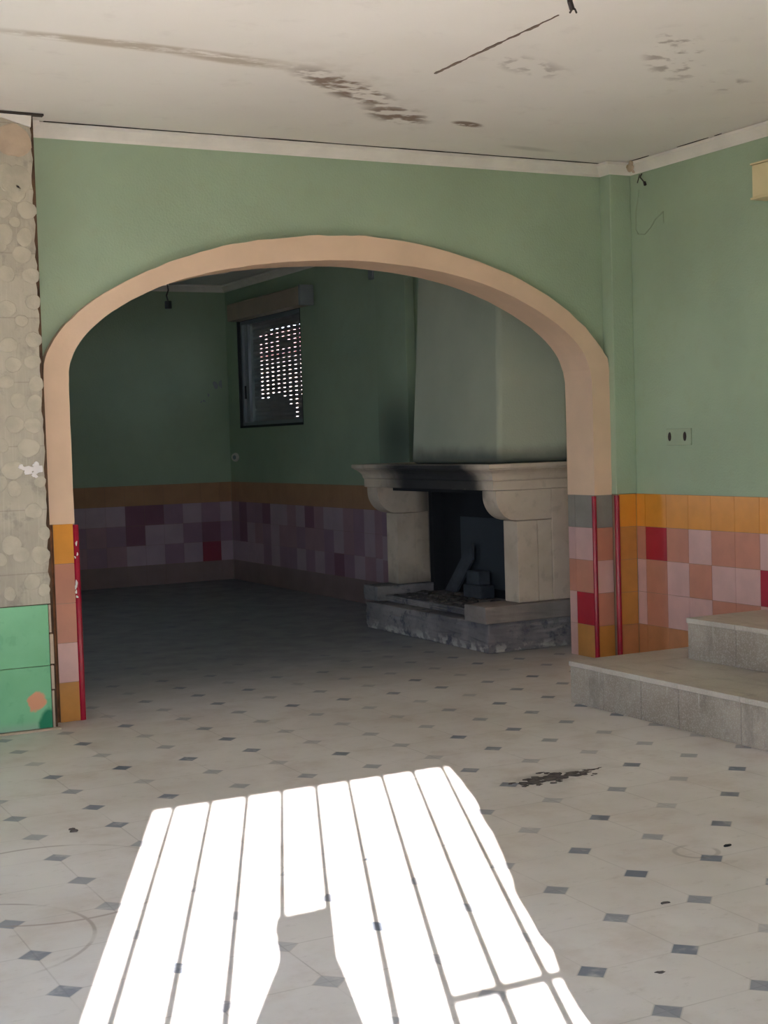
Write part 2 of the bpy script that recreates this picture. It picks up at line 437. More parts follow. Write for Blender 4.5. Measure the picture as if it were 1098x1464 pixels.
# right wall with the window opening of the back room
WY0, WY1, WZ0, WZ1 = 12.005, 13.555, 1.54, 2.625
w = MB()
w.box((XR, -.28, 0), (XR+.25, WY0, H)); w.box((XR, WY1, 0), (XR+.25, YFAR+.2, H))
w.box((XR, WY0, 0), (XR+.25, WY1, WZ0)); w.box((XR, WY0, WZ1), (XR+.25, WY1, H))
struct('wall_right', w, 'green')
w = MB(); FX0, FX1 = -2.0, -1.0  # opening added out of view to fill the back room with sky light
w.box((XL, YFAR, 0), (FX0, YFAR+.2, H)); w.box((FX1, YFAR, 0), (XR, YFAR+.2, H)); w.box((FX0, YFAR, 2.2), (FX1, YFAR+.2, H)); w.box((FX0, YFAR, 0), (FX1, YFAR+.2, 1.0))
struct('wall_far', w, 'green')
w = MB(); LY0, LY1 = 2.8, 4.0  # unseen opening added to brighten the surfaces that face left
w.box((XL-.25, -.28, 0), (XL, LY0, H)); w.box((XL-.25, LY1, 0), (XL, YFAR+.2, H)); w.box((XL-.25, LY0, 0), (XL, LY1, 1.0)); w.box((XL-.25, LY0, 2.2), (XL, LY1, H))
struct('wall_left', w, 'green')

# front wall, the barred doorway the sun comes through is in it
DX0, DX1, DZ = -.687, .712, 1.955
FY0, FY1 = -.27, -.035
w = MB()
w.box((XL, FY0, 0), (DX0, FY1, H))
w.box((DX0, FY0, DZ), (DX1, FY1, H))
w.box((DX1+.03, FY0, 0), (XR, FY1, H))
# broken plaster edge of the right reveal
n = 46; zz = [DZ*k/n for k in range(n+1)]
ex = [random.uniform(-.006, .012) + .014*math.sin(z*9)+.008*math.sin(z*23) for z in zz]
for k in range(n):
    w.prism([(DX1+ex[k], zz[k]), (DX1+.03, zz[k]), (DX1+.03, zz[k+1]), (DX1+ex[k+1], zz[k+1])], 'y', FY0+.1, FY1)
struct('wall_front', w, 'green')

CX0, CY0 = 5.309, 7.112
# ------------------------------------------------------------------ cornices
def sweep(path, prof, mb, m=0):
    """path: wall line points (x,y), room lies to the right-hand side of travel; prof: (offset into room, z)"""
    P = [Vector(p) for p in path]; rows = []
    for i, p in enumerate(P):
        d0 = (P[i]-P[i-1]).normalized() if i else (P[1]-P[0]).normalized()
        d1 = (P[i+1]-P[i]).normalized() if i < len(P)-1 else d0
        n0 = Vector((d0.y, -d0.x)); n1 = Vector((d1.y, -d1.x))
        b = (n0+n1); b = b / (1 + n0.dot(n1)) if (1+n0.dot(n1)) > .1 else n0
        i0 = len(mb.v)
        mb.v += [(p.x+b.x*o, p.y+b.y*o, z) for o, z in prof]; rows.append(i0)
    n = len(prof)
    for a, b in zip(rows[:-1], rows[1:]):
        for k in range(n):
            j = (k+1) % n
            mb.f.append((a+k, a+j, b+j, b+k)); mb.mi.append(m)
    mb.f.append(tuple(rows[0]+k for k in range(n))); mb.mi.append(m)
    mb.f.append(tuple(rows[-1]+k for k in reversed(range(n)))); mb.mi.append(m)
CP = [(0,2.928),(.010,2.926),(.016,2.940),(.030,2.955),(.048,2.972),(.055,2.978),(.055,2.995),(0,2.995)]
CP = [(o, z) for o, z in CP]
mb = MB(); pth = [(1.84+k*.343, YW) for k in range(11)]; pth[-1] = (CX0, YW)
sweep(pth + [(CX0, CY0), (XR, CY0)] + [(XR, CY0-k*.8) for k in range(1, 9)] + [(XR, -.03)], CP, mb)
c1 = struct('trim_1', mb, 'white')
# crack between cornice and ceiling
def crackline(pts, wid, mb, z, tilt=(0, 0)):
    for i in range(len(pts)-1):
        a, b = Vector(pts[i]), Vector(pts[i+1]); d = (b-a).normalized(); nn = Vector((-d.y, d.x))
        w0, w1 = wid[i]/2, wid[i+1]/2
        q = [a+nn*w0, a-nn*w0, b-nn*w1, b+nn*w1]
        mb.prism([(p.x, p.y) for p in q], 'z', z-.003, z)
mb = MB()
n = 60
pts = [(1.9+(5.27-1.9)*k/n, YW-.057) for k in range(n+1)]
wd = [max(.001, .008+.006*math.sin(k*.37)+random.uniform(-.004, .004)) * (.3 if 14 < k < 22 else 1) for k in range(n+1)]
crackline(pts, wd, mb, H-.0005)
for ya_, yb_ in ((7.02, 6.86), (6.60, 6.33), (6.28, 6.22)):
    pts = [(XR-.057, ya_+(yb_-ya_)*k/8) for k in range(9)]
    crackline(pts, [.007*math.sin(PI*(k+.5)/9)+.001 for k in range(9)], mb, H-.0005)
struct('crack', mb, 'gap', c1)
mb = MB(); mb.blob((5.435, 7.058, 2.965), (.035, .035), 'y', .012, wob=.4)
mb.blob((XR-.056, 7.03, 2.965), (.03, .03), 'x', .012, wob=.4)
struct('plaster_patch', mb, 'adhesive2', c1)
mb = MB(); sweep([(XR, YFAR)[:2], (XR, YB)][::1], CP, mb)
mb2 = MB(); sweep([(XL, YFAR), (XR, YFAR), (XR, YB)], CP, mb2)
struct('trim_2', mb2, 'white')

# ------------------------------------------------------------------ tiling
TM = ['grout','t_orange','t_ochre','t_tan','t_terra','t_pink','t_rose','t_red','t_wine','t_grey']
K = {'O':1,'C':2,'T':3,'E':4,'P':5,'R':6,'D':7,'W':8,'G':9}
def tiling(mb, origin, udir, cols, rows, nrm, top=T0, th=.009):
    """cols: widths; rows: strings of colour letters top row first"""
    o = Vector(origin); u = Vector(udir); nv = Vector(nrm)
    total = sum(cols); rh = .2
    def bx(u0, u1, z0, z1, t, m):
        q = [o+u*u0, o+u*u1]
        pts = []
        for z in (z0, z1):
            for base in q:
                for tt in (0, t):
                    pts.append(base + nv*tt + Vector((0, 0, z)))
        xs = [p.x for p in pts]; ys = [p.y for p in pts]
        mb.box((min(xs), min(ys), z0), (max(xs), max(ys), z1), m)
    bx(0, total, top-rh*len(rows), top, th-.0025, 0)
    x = 0
    for ci, cw in enumerate(cols):
        for ri, row in enumerate(rows):
            z1 = top-ri*rh; ch = row[ci % len(row)]
            bx(x+.0012, x+cw-.0012, max(0, z1-rh+.0012), z1-.0012, th, K[ch])
        x += cw
BM = ['grout','b_ochre','b_ochre','b_tan','b_rose','b_mauve','b_plum','t_wine','b_wine','t_grey']
# wall beside the steps: from column at right corner towards the camera
mb = MB()
rows = ['OOOOOOOOOOOOOOOOO','EDEPEEPEPEDPEEPEP','PEPEPPDEPEPEPEEPE','PEPPEEPEPPEPEDEPE','TTTTTTTTTTTTTTTTT']
tiling(mb, (XR, CY0, 0), (0,-1,0), [.085]+[.2]*16, rows, (-1,0,0))
struct('trim_3', mb, TM, bevel=0)
# far walls of the back room
rnd = random.Random(4)
def rrow(n, force={}):
    s = [rnd.choice('PPEERRW') for _ in range(n)]
    for k, c in force.items(): s[k] = c
    return ''.join(s)
mb = MB()
N = 40
rows = ['C'*N, rrow(N, {4:'W', 5:'W', 1:'R', 2:'P'}), rrow(N, {2:'R', 3:'P', 5:'W'}), rrow(N, {0:'P', 1:'D', 2:'P', 3:'R'}), 'T'*N]
tiling(mb, (XR-.0095, YFAR, 0), (-1,0,0), [.13]+[.2]*(N-1), rows, (0,-1,0))
struct('trim_4', mb, BM)
mb = MB()
N = 31
rows = ['C'*N, rrow(N, {9:'W', 17:'W'}), rrow(N, {17:'D', 8:'R'}), rrow(N, {12:'W', 17:'R'}), 'T'*N]
tiling(mb, (XR, YFAR-.0095, 0), (0,-1,0), [.2]*N, rows, (-1,0,0))
struct('trim_5', mb, BM)

# ------------------------------------------------------------------ arch surround
sur = thing('arch_surround', 'wide beige-painted arch surround on tiled piers, between the front room and the dark room behind', 'arch', (3.575, YF, 0))
mb = MB()
def strip(A, Bc, ya, yb):
    for i in range(len(A)-1):
        mb.quad([(A[i][0], ya, A[i][1]), (A[i+1][0], ya, A[i+1][1]), (Bc[i+1][0], yb, Bc[i+1][1]), (Bc[i][0], yb, Bc[i][1])])
col = thing('corner_column', 'slim square green column with ochre tiled foot in the corner right of the arch', 'column', (5.38, 7.16, 0))
# slightly uneven hand-trowelled edge
rr = random.Random(3)
O2 = [(p[0]+rr.uniform(-.0025,.0025), p[1]+rr.uniform(-.003,.003)) for p in OUTR]
I2 = [(p[0]+rr.uniform(-.001,.001), p[1]+rr.uniform(-.0015,.0015)) for p in INN]
strip(I2, O2, YF, YF); strip(I2, I2, YF, YB); strip(O2, O2, YF, YW+.02); strip(I2, O2, YB, YB)
for s_ in (0, -1):
    a, b = I2[s_], O2[s_]
    mb.quad([(a[0],YF,a[1]),(b[0],YF,b[1]),(b[0],YB,b[1]),(a[0],YB,a[1])])
bd = obj('arch_band', mb, 'beige', sur)
# piers under the band
mb = MB().box((1.86, YF+.008, 0), (mid[0][0]+.02, YB, T0))
mb.box((1.848, YF+.012, 0), (1.868, YW, T0))
obj('pier', mb, 'brown', sur)
mb = MB().box((5.188, YF+.008, 0), (5.3085, YB, T0)); obj('pier', mb, 'grout', sur)
mb = MB(); tiling(mb, (1.862, YF+.009, 0), (1,0,0), [.105], ['O','E','E','P','C'], (0,-1,0)); obj('tile_facing', mb, TM, sur)
mb = MB(); tiling(mb, (5.187, YF+.009, 0), (1,0,0), [.1205], ['G','E','P','E','C'], (0,-1,0))
tiling(mb, (5.189, YF+.012, 0), (0,1,0), [.2, .075], ['GG','PP','EE','DP','CP'], (-1,0,0)); obj('tile_facing', mb, TM, sur)
def cstrip(x0, x1, y0, y1, chips=0):
    mb = MB(); pts = []
    cx, cy = (x0+x1)/2, (y0+y1)/2
    for k in range(8):
        a = PI*2*k/8+PI/8; pts.append((cx+math.cos(a)*(x1-x0)/2*1.05, cy+math.sin(a)*(y1-y0)/2*1.05))
    mb.prism(pts, 'z', 0.001, T0-.006)
    o = obj('corner_strip', mb, 'redstrip', sur)
    o['label'] = 'crimson plastic corner strip'
    return o, pts
cstrip(1.960, 1.994, YF-.006, YF+.022)
cstrip(5.163, 5.192, YF-.008, YF+.020)
_p = sur; sur = col
cstrip(CX0-.012, CX0+.020, CY0-.012, CY0+.020)
sur = _p
for z, hh in ((.90,.012),(.845,.008),(.83,.006),(.70,.02),(.68,.014),(.655,.010),(.63,.008)):
    mb = MB(); mb.blob((1.974+random.uniform(-.008,.008), YF-.006, z), (.005, hh), 'y', .0016, 9, wob=.5)
    obj('paint_chip', mb, 'chip', sur)

# corner column
obj('shaft', MB().box((CX0, CY0, T0), (XR-.0005, YW-.0005, H-.0005)), 'green', col, bevel=.006)
mb = MB(); tiling(mb, (CX0+.012, CY0+.006, 0), (1,0,0), [XR-CX0-.024], ['O','C','C','C','T'], (0,-1,0))
mb.box((CX0+.004, CY0+.007, 0.001), (XR-.012, YW-.001, T0-.001), 0)
obj('tile_facing', mb, TM, col)

# ------------------------------------------------------------------ stripped pillar at the left
PY = 7.01
pil = thing('stripped_pillar', 'bare grey cement pillar with round adhesive spots above a green painted foot, left of the arch', 'pillar', (1.5, PY, 0))
mb = MB()
rr = random.Random(9); nz = 60; xs = [1.797+rr.uniform(-.006,.006) for _ in range(nz+1)]
z0, z1 = .622, 2.975
for k in range(nz):
    a = z0+(z1-z0)*k/nz; b = z0+(z1-z0)*(k+1)/nz
    mb.prism([(.2, a), (xs[k], a), (xs[k+1], b), (.2, b)], 'y', PY, YW)
obj('cement_face', mb, 'pillar', pil)
mb = MB().box((.2, PY+.006, 0), (1.79, YW, .62)); mb.box((1.775, PY+.05, 0), (1.822, YW-.001, H-.001)); 
obj('board_edge', mb, 'gapbrown', pil)
mb = MB()
for x0_, x1_ in ((1.18, 1.3905), (1.3915, 1.782)):
    mb.box((x0_, PY-.006, .320), (x1_, PY+.01, .618)); mb.box((x0_, PY-.006, .012), (x1_, PY+.01, .317))
mb.box((.2, PY-.006, .012), (1.178, PY+.01, .618))
obj('green_tile_foot', mb, 'greenpanel', pil, bevel=.002)
mb = MB(); zz0 = 0.0
for z_, h_ in ((.002,.19),(.20,.115),(.325,.145),(.48,.135)):
    mb.box((1.786, PY-.002, z_), (1.80+rr.uniform(-.004,.004), PY+.03, z_+h_))
mb.box((.2, PY-.02, 0), (1.82, PY+.01, .010))
obj('mortar_edge', mb, 'adhesive2', pil)
mb = MB()
# torn plaster at the top and its side tongue
mb.prism([(.2,2.925),(1.45,2.93),(1.55,2.94),(1.60,2.962),(1.66,2.968),(1.73,2.948),(1.795,2.93),(1.80,2.985),(.2,2.99)], 'y', PY-.012, PY+.01)
mb.prism([(1.812,2.91),(1.835,2.93),(1.86,2.975),(1.88,2.998),(1.812,2.998)], 'y', YW-.075, YW-.02)
obj('torn_plaster', mb, 'white', pil)
mb = MB(); mb.box((1.5, PY-.014, 2.988), (1.86, PY+.02, 2.998)); mb.box((.2, PY-.014, 2.988), (1.5, PY+.02, 2.998)); obj('crack', mb, 'gap', pil)
spots = [(18,200,26,25,1),(8,252,13,20,0),(27,255,17,22,0),(22,272,14,16,0),(5,297,12,14,0),(37,298,15,13,0),(5,335,14,16,0),(34,337,12,14,0),(30,362,14,13,0),(8,390,14,12,0),(43,392,13,12,0),
 (46,430,12,11,0),(10,440,14,12,0),(30,457,10,9,0),(47,484,12,12,0),(12,492,14,11,0),(45,516,13,10,0),(18,520,12,12,0),(8,545,12,10,0),(50,548,12,12,0),(25,572,12,11,0),(48,576,12,13,0),(20,606,14,13,0),(46,608,13,12,0),
 (3,636,9,11,0),(40,640,18,13,0),(18,672,16,14,0),(56,690,9,9,0),(20,699,11,12,0),(2,690,8,12,0),(47,732,14,11,0),(62,765,9,11,0),(16,780,14,15,0),(30,795,12,12,0),(57,797,14,14,0),(2,800,8,10,0),(45,835,13,12,0),(14,850,9,11,0),(62,848,9,10,0),(2,352,8,7,0),(20,316,9,8,0)]
import itertools
f_, pit, rol, yaw, hc = 2061.5565, 4.90671561e-02, -3.04153066e-02, 1.08993479, 4.55692968*.3
fw = Vector((math.cos(yaw)*math.cos(pit), math.sin(yaw)*math.cos(pit), -math.sin(pit)))
r_ = fw.cross(Vector((0,0,1))).normalized(); u_ = r_.cross(fw)
R2 = r_*math.cos(rol)+u_*math.sin(rol); U2 = -r_*math.sin(rol)+u_*math.cos(rol)
CAM = Vector((0, 0, hc))
for kind, nm in ((0, 'adhesive'), (1, 'adhesive2')):
    mb = MB()
    for (px, py, rx, ry, kk) in spots:
        if kk != kind: continue
        # place on the face of the pillar (metres)
        x = 1.5465+px*.00365 - (py-866)*-.000022*px*0 - 0 + (1.5525-1.5465); 
        zc = .63 + (866-py)*.003352
        X = 1.552 + px*.00345 + (866-py)*.000145
        mb.blob((X, PY, zc), (rx*.0033*.98, ry*.0033), 'y', .003, 20, wob=.10)
    obj('adhesive_spots', mb, nm, pil, smooth=False)
mb = MB()
for (px, py, rx, ry) in ((40,672,10,5),(52,671,6,9),(30,668,5,4),(50,664,5,3),(48,680,4,4)):
    mb.blob((1.552+px*.00345+(866-py)*.000145, PY-.003, .63+(866-py)*.003352), (rx*.0034, ry*.0034), 'y', .002, 16, wob=.5)
obj('paint_splash', mb, 'chip', pil)

# ------------------------------------------------------------------ steps
def make_step(name, label, x0, y1, z0, z1, joints, y0=-.02, x1=XR-.012):
    t = thing(name, label, 'step', (x0, y1, z0), None)
    mb = MB()
    y = y1-.004
    k = 0; ys = [y]
    while ys[-1] > y0+.35: ys.append(ys[-1]-joints[k % len(joints)]); k += 1
    ys.append(y0)
    for a, b in zip(ys[:-1], ys[1:]):
        mb.box((x0+.008, b+.0015, z0+.001), (x0+.03, a-.0015, z1-.026))
    obj('riser', mb, 'step', t)
    mb = MB().box((x0+.02, y0, z0+.001), (x1, y1-.02, z1-.026))
    obj('core', mb, 'gap' if False else 'step', t)
    mb = MB()
    for a, b in zip(ys[:-1], ys[1:]):
        mb.box((x0, b+.001, z1-.026), (x1, a+(.004 if a == ys[0] else -.001), z1))
    obj('tread', mb, 'tread', t, bevel=.003)
    return t
make_step('stone_step', 'lower grey terrazzo step standing on the floor at the right edge', 4.215, 6.085, 0, .214, [.28,.30,.28,.42,.30])
make_step('stone_step', 'upper grey terrazzo step resting on the larger step below it', 4.72, 5.765, .214, .424, [.36,.30,.34])

# ------------------------------------------------------------------ fireplace
fp = thing('fireplace', 'pale stone fireplace with carved corbels, sooty opening and tall green hood, seen through the arch', 'fireplace', (5.1, 8.7, 0))
rr = random.Random(11)
def rough_box(a, b, n=8, amp=.008, seed=1):
    """box with a subdivided, slightly battered surface"""
    bm = bmesh.new(); bmesh.ops.create_cube(bm, size=1)
    for v in bm.verts:
        v.co = Vector((a[0]+(v.co.x+.5)*(b[0]-a[0]), a[1]+(v.co.y+.5)*(b[1]-a[1]), a[2]+(v.co.z+.5)*(b[2]-a[2])))
    bmesh.ops.subdivide_edges(bm, edges=bm.edges, cuts=n, use_grid_fill=True)
    r2 = random.Random(seed)
    for v in bm.verts:
        if v.co.z > a[2]+.001: v.co += Vector((r2.uniform(-amp,amp), r2.uniform(-amp,amp), r2.uniform(-amp,amp)*.4))
    mb = MB(); bm.verts.ensure_lookup_table()
    mb.v = [tuple(v.co) for v in bm.verts]; mb.f = [tuple(v.index for v in f.verts) for f in bm.faces]; mb.mi = [0]*len(mb.f)
    bm.free(); return mb
XW = XR-.011
obj('hearth_base', rough_box((4.765, 7.757, 0.001), (XW, 9.46, .19), 10, .006, 2), 'hearth', fp, bevel=.006)
obj('hearth_slab', rough_box((4.735, 7.735, .191), (XW, 8.00, .30), 5, .003, 3), 'slab', fp, bevel=.006)
obj('hearth_slab', rough_box((4.83, 9.40, .191), (XW, 9.63, .30), 5, .004, 4), 'hearth', fp, bevel=.006)
obj('hearth_floor', rough_box((4.90, 8.005, .191), (XW, 9.395, .235), 6, .006, 5), 'hearth', fp)
LX = 5.03
for (ya, yb) in ((7.80, 7.965), (9.44, 9.605)):
    mb = MB().box((LX, ya, .301), (LX+.155, yb, .828)); mb.box((LX+.158, ya+.004 if ya < 8.5 else ya+.008, .301), (5.30, yb, .828))
    mb.box((5.30, ya, .301), (XW, yb, 1.029))
    obj('jamb_stone', mb, 'stone', fp, bevel=.004)
    # corbel: quarter round with two fillets
    prof = [(5.30, .832), (LX, .832)]
    for k in range(11):
        a = PI/2*k/10; prof.append((LX-.155*math.sin(a) , .832+.165*(1-math.cos(a))))
    prof += [(LX-.155, 1.028), (5.30, 1.028)]
    mb = MB().prism(prof, 'y', ya, yb)
    obj('corbel', mb, 'stone', fp, bevel=.003)
# lintel course, frieze and moulded shelf
mb = MB()
mb.box((LX-.175, 7.797, 1.031), (XW, 9.61, 1.089)); mb.box((LX-.135, 7.80, 1.03), (5.30, 9.60, 1.031))
obj('lintel', mb, 'stone', fp, bevel=.005)
mb = MB()
def molding(ov, z): return [(LX-.175-ov, 7.797-ov, z), (XW, 7.797-ov, z), (XW, 9.61+ov, z), (LX-.175-ov, 9.61+ov, z)]
levels = [(0.0,1.090),(.008,1.100),(.010,1.112),(.014,1.125),(.024,1.140),(.042,1.155),(.058,1.163),(.060,1.170)]
i0 = len(mb.v)
for ov, z in levels: mb.v += molding(ov, z)
for k in range(len(levels)-1):
    for q in range(4):
        j = (q+1) % 4; mb.f.append((i0+k*4+q, i0+k*4+j, i0+(k+1)*4+j, i0+(k+1)*4+q)); mb.mi.append(0)
mb.f.append((i0,i0+1,i0+2,i0+3)); mb.mi.append(0); e = i0+(len(levels)-1)*4; mb.f.append((e,e+3,e+2,e+1)); mb.mi.append(0)
obj('mantel_moulding', mb, 'stone', fp)
mb = MB().box((LX-.245, 7.727, 1.171), (XW, 9.68, 1.200)); obj('mantel_shelf', mb, 'stone', fp, bevel=.004)
# hood
mb = MB(); i0 = 0
b_ = [(4.94, 7.86), (XW, 7.80), (XW, 9.03), (4.94, 9.03)]; t_ = [(5.07, 8.00), (XW, 7.80), (XW, 9.04), (5.07, 9.04)]
mb.v = [(x, y, 1.201) for x, y in b_] + [(x, y, H-.002) for x, y in t_]
mb.f = [(0,1,2,3),(7,6,5,4)] + [(q, (q+1)%4, 4+(q+1)%4, 4+q) for q in range(4)]; mb.mi = [0]*6
hd = obj('hood', mb, 'hood', fp, bevel=.035); hd.modifiers['bevel'].segments = 4
for p_ in hd.data.polygons: p_.use_smooth = True
hd.modifiers['bevel'].harden_normals = True
# firebox
mb = MB().box((5.395, 7.965, .236), (XW, 9.44, 1.03)); mb.box((5.305, 7.966, .236), (5.395, 8.02, 1.03)); mb.box((5.305, 9.385, .236), (5.395, 9.439, 1.03))
mb.box((5.0, 7.97, 1.0), (5.395, 9.43, 1.029))
obj('firebox', mb, 'dark', fp)
mb = MB().box((5.375, 8.30, .30), (5.394, 9.1, .80)); 
obj('fire_back', mb, 'plate', fp)
# things left in the hearth
a = thing('burnt_board', 'charred grey board leaning against the back of the fireplace opening', 'board', (5.2, 8.9, .237))
mb = MB().prism([(9.27,.245),(9.10,.245),(8.86,.50),(8.86,.62),(8.92,.60)], 'x', 5.325, 5.343); obj('board', mb, 'ash', a)
mb = MB().box((5.24, 8.62, .237), (5.36, 8.86, .33)); mb.box((5.25, 8.66, .331), (5.35, 8.83, .43))
b = obj('ash_block', mb, 'ash', None, bevel=.01, loc=(5.29, 8.79, .237)); tag(b, 'pale ashy block standing inside the sooty fireplace opening', 'block')
# heap of ash at the foot
mb = MB()
for k in range(70):
    x = 5.08+rr.gauss(0, .1); y = 8.75+rr.gauss(0, .3); s_ = rr.uniform(.01, .028)
    x = min(max(x, 4.93), 5.28); y = min(max(y, 8.1), 9.3)
    mb.blob((x, y, .238), (s_*1.5, s_), 'z', s_*.7, 7, wob=.5, face=1)
tag(obj('ash_heap', mb, 'char', None, loc=(5.08, 8.75, .238)), 'dark ash and charcoal scraps scattered on the hearth floor', 'ash', kind='stuff')

# pilaster behind the fireplace
p = thing('wall_pilaster', 'flat green pilaster on the wall to the left of the fireplace hood', 'pilaster', (5.39, 10.1, 0))
obj('shaft', MB().box((5.38, 9.86, T0), (XR-.001, 10.365, H-.001)), 'green', p, bevel=.006)
mb = MB(); tiling(mb, (5.389, 10.355, 0), (0,-1,0), [.2,.2,.09], ['CCC','RWW','PDD','EPP','TTT'], (-1,0,0))
mb.box((5.389, 9.862, .001), (XR-.012, 10.355, T0-.001), 0)
obj('tile_facing', mb, BM, p)

# ------------------------------------------------------------------ shuttered window
win = MB()
# outer frame: black gasket and aluminium
def ring(mb, y0, y1, z0, z1, w, x0, x1, m=0):
    mb.box((x0, y0, z0), (x1, y0+w, z1), m); mb.box((x0, y1-w, z0), (x1, y1, z1), m)
    mb.box((x0, y0+w, z0), (x1, y1-w, z0+w), m); mb.box((x0, y0+w, z1-w), (x1, y1-w, z1), m)
ring(win, WY0+.001, WY1-.001, WZ0+.001, WZ1-.001, .022, XR+.004, XR+.05)
wf = struct('window_1', win, 'black')
mb = MB()
ring(mb, WY0+.024, WY1-.024, WZ0+.024, WZ1-.024, .035, XR+.03, XR+.06)
mb.box((XR+.035, WY1-.20, WZ0+.06), (XR+.065, WY1-.155, WZ1-.06))
mb.box((XR+.045, WY1-.115, WZ0+.06), (XR+.055, WY1-.095, WZ1-.06))
o = obj('sash_frame', mb, 'alu', wf); 
mb = MB().box((XR+.018, WY1-.135, 1.83), (XR+.034, WY1-.115, 1.96)); obj('sash_handle', mb, 'black', wf, bevel=.003)
# slats with real slots
mb = MB(); ph = .0405; nrow = 26; ys0, ys1 = WY0+.06, WY1-.16
slot_y = [13.20-k*.1355 for k in range(9)]
sx = XR+.11
top = WZ1-.03
for r in range(nrow):
    zt = top-r*ph
    zb = zt-ph+.006
    mb.prism([(sx, zt), (sx-.006, (zt+zb)/2), (sx, zb), (sx+.010, zb), (sx+.010, zt)], 'y', ys0, ys1)
    # link strip with slots
    lit = []
    for c, y in enumerate(slot_y):
        on = 2 <= r <= 18
        if c in (0, 1): on = 3 <= r <= 18
        if c == 8: on = 4 <= r <= 18 
        if c in (5, 6): on = 2 <= r <= (20 if c == 5 else 24)
        if (r, c) in ((5,4),(6,5),(6,4),(4,0),(4,2),(18,3),(18,2)): on = False
        if on: lit.append(y)
    lit = sorted(lit); cur = ys0
    for y in lit:
        a_, b_2 = y-.030, y+.030
        if a_ > cur: mb.box((sx, cur, zb-.006), (sx+.006, a_, zb))
        cur = max(cur, min(b_2, ys1))
    if cur < ys1: mb.box((sx, cur, zb-.006), (sx+.006, ys1, zb))
mb.box((sx, WY0+.03, WZ0+.02), (sx+.012, WY0+.06-.012, WZ1)); mb.box((sx, ys1, WZ0+.02), (sx+.012, WY1-.03, WZ1))
mb.box((sx, ys0, WZ0), (sx+.012, ys1, top-nrow*ph+.005)); mb.box((sx, ys0, top-.002), (sx+.012, ys1, WZ1))
obj('roller_shutter', mb, 'slat', wf)
mb = MB().prism([(XR-.001, 2.60), (XR-.13, 2.60), (XR-.13, 2.755), (XR-.115, 2.768), (XR-.001, 2.768)], 'y', 11.735, 13.465)
sb = obj('shutter_box', mb, 'boxbrown', wf); sb['label'] = 'brown shutter box above the window'
mb = MB().box((XR-.134, 11.70, 2.595), (XR-.001, 11.735, 2.775)); obj('box_end_cap', mb, 'alu', wf)

# cream shutter box at the right edge of the picture
o = thing('cream_shutter_box', 'cream boxed shutter casing high on the green wall at the right edge', 'box', (XR-.05, 5.4, 2.59))
obj('casing', MB().box((XR-.105, 4.55, 2.600), (XR-.001, 5.932, 2.770)), 'cream', o, bevel=.004)
mb = MB().box((XR-.112, 4.55, 2.771), (XR-.001, 5.938, 2.780)); mb.box((XR-.112, 4.55, 2.588), (XR-.001, 5.938, 2.599)); obj('edge_lip', mb, 'cream', o)

# socket plate
o = thing('double_socket', 'flat double socket plate painted over in green on the wall right of the column', 'socket', (XR, 6.655, 1.34))
obj('plate', MB().box((XR-.010, 6.587, 1.290), (XR-.0005, 6.811, 1.389)), 'socket', o, bevel=.003)
for yy in (6.778, 6.640):
    mb = MB(); mb.blob((XR-.010, yy, 1.342), (.014, .027), 'x', .004, 12, wob=.05); obj('socket_hole', mb, 'gap', o)
mb = MB().tube([(XR-.004, 7.028, 2.83), (XR-.004, 7.063, 2.70), (XR-.004, 7.065, 2.60), (XR-.004, 7.043, 2.565), (XR-.004, 6.983, 2.557), (XR-.004, 6.923, 2.59), (XR-.004, 6.873, 2.635), (XR-.004, 6.803, 2.665), (XR-.004, 6.801, 2.60)], .0028, 6)
tag(obj('thin_wire', mb, 'socket', None, loc=(XR, 6.9, 2.6)), 'thin wire painted green, looping on the wall beside the corner column', 'wire')
mb = MB().tube([(XR-.002, 7.0, 2.92), (XR-.03, 6.98, 2.895), (XR-.018, 6.955, 2.86)], .004, 6); mb.tube([(XR-.018, 6.955, 2.862), (XR-.02, 6.945, 2.845)], .010, 6)
mb.tube([(XR-.002, 7.02, 2.92), (XR-.012, 7.03, 2.87)], .003, 5)
tag(obj('cable_stub', mb, 'wire', None, loc=(XR, 6.98, 2.9)), 'short dark cable stub poking out under the cornice in the corner', 'cable')

# round socket, junction box and chips in the back room
o = thing('round_socket', 'small round pale socket low on the dark wall below the shuttered window', 'socket', (XR, 13.7, 1.249))
mb = MB(); mb.blob((XR-.001, 13.70, 1.249), (.10, .045), 'x', .012, 24, wob=0); obj('cover', mb, 'white', o)
mb = MB(); mb.blob((XR-.013, 13.70, 1.249), (.045, .022), 'x', .003, 16, wob=0); obj('socket_hole', mb, 'alu', o)
mb = MB().box((XR-.028, 10.50, 2.69), (XR-.0005, 10.58, 2.77)); tag(obj('junction_box', mb, 'alu', None, bevel=.003, loc=(XR, 10.47, 2.67)), 'small pale junction box high beside the green pilaster', 'box')
mb = MB()
for (X, z, a, b) in ((5.33,1.99,.03,.035),(5.385,2.0,.015,.05),(5.25,1.89,.012,.015),(5.20,1.83,.014,.012),(5.17,1.82,.01,.01)):
    mb.blob((X, YFAR, z), (a, b), 'y', .003, 10, wob=.5)
tag(obj('wall_chips', mb, 'alu', None, loc=(5.3, YFAR, 1.95)), 'cluster of pale chips on the dark far wall left of the window', 'damage', kind='stuff')

# hanging lamp holder in the back room
o = thing('lamp_holder', 'small black lamp holder hanging by its wire below the top left of the arch', 'lamp', (3.68, 10.5, H))
mb = MB().tube([(3.68,10.5,H-.001),(3.675,10.5,2.8),(3.682,10.5,2.62),(3.69,10.502,2.56),(3.674,10.5,2.52),(3.685,10.5,2.475)], .006, 6); obj('cable', mb, 'wire', o)
mb = MB().tube([(3.685,10.5,2.478),(3.685,10.5,2.422)], .026, 12); obj('holder', mb, 'black', o)
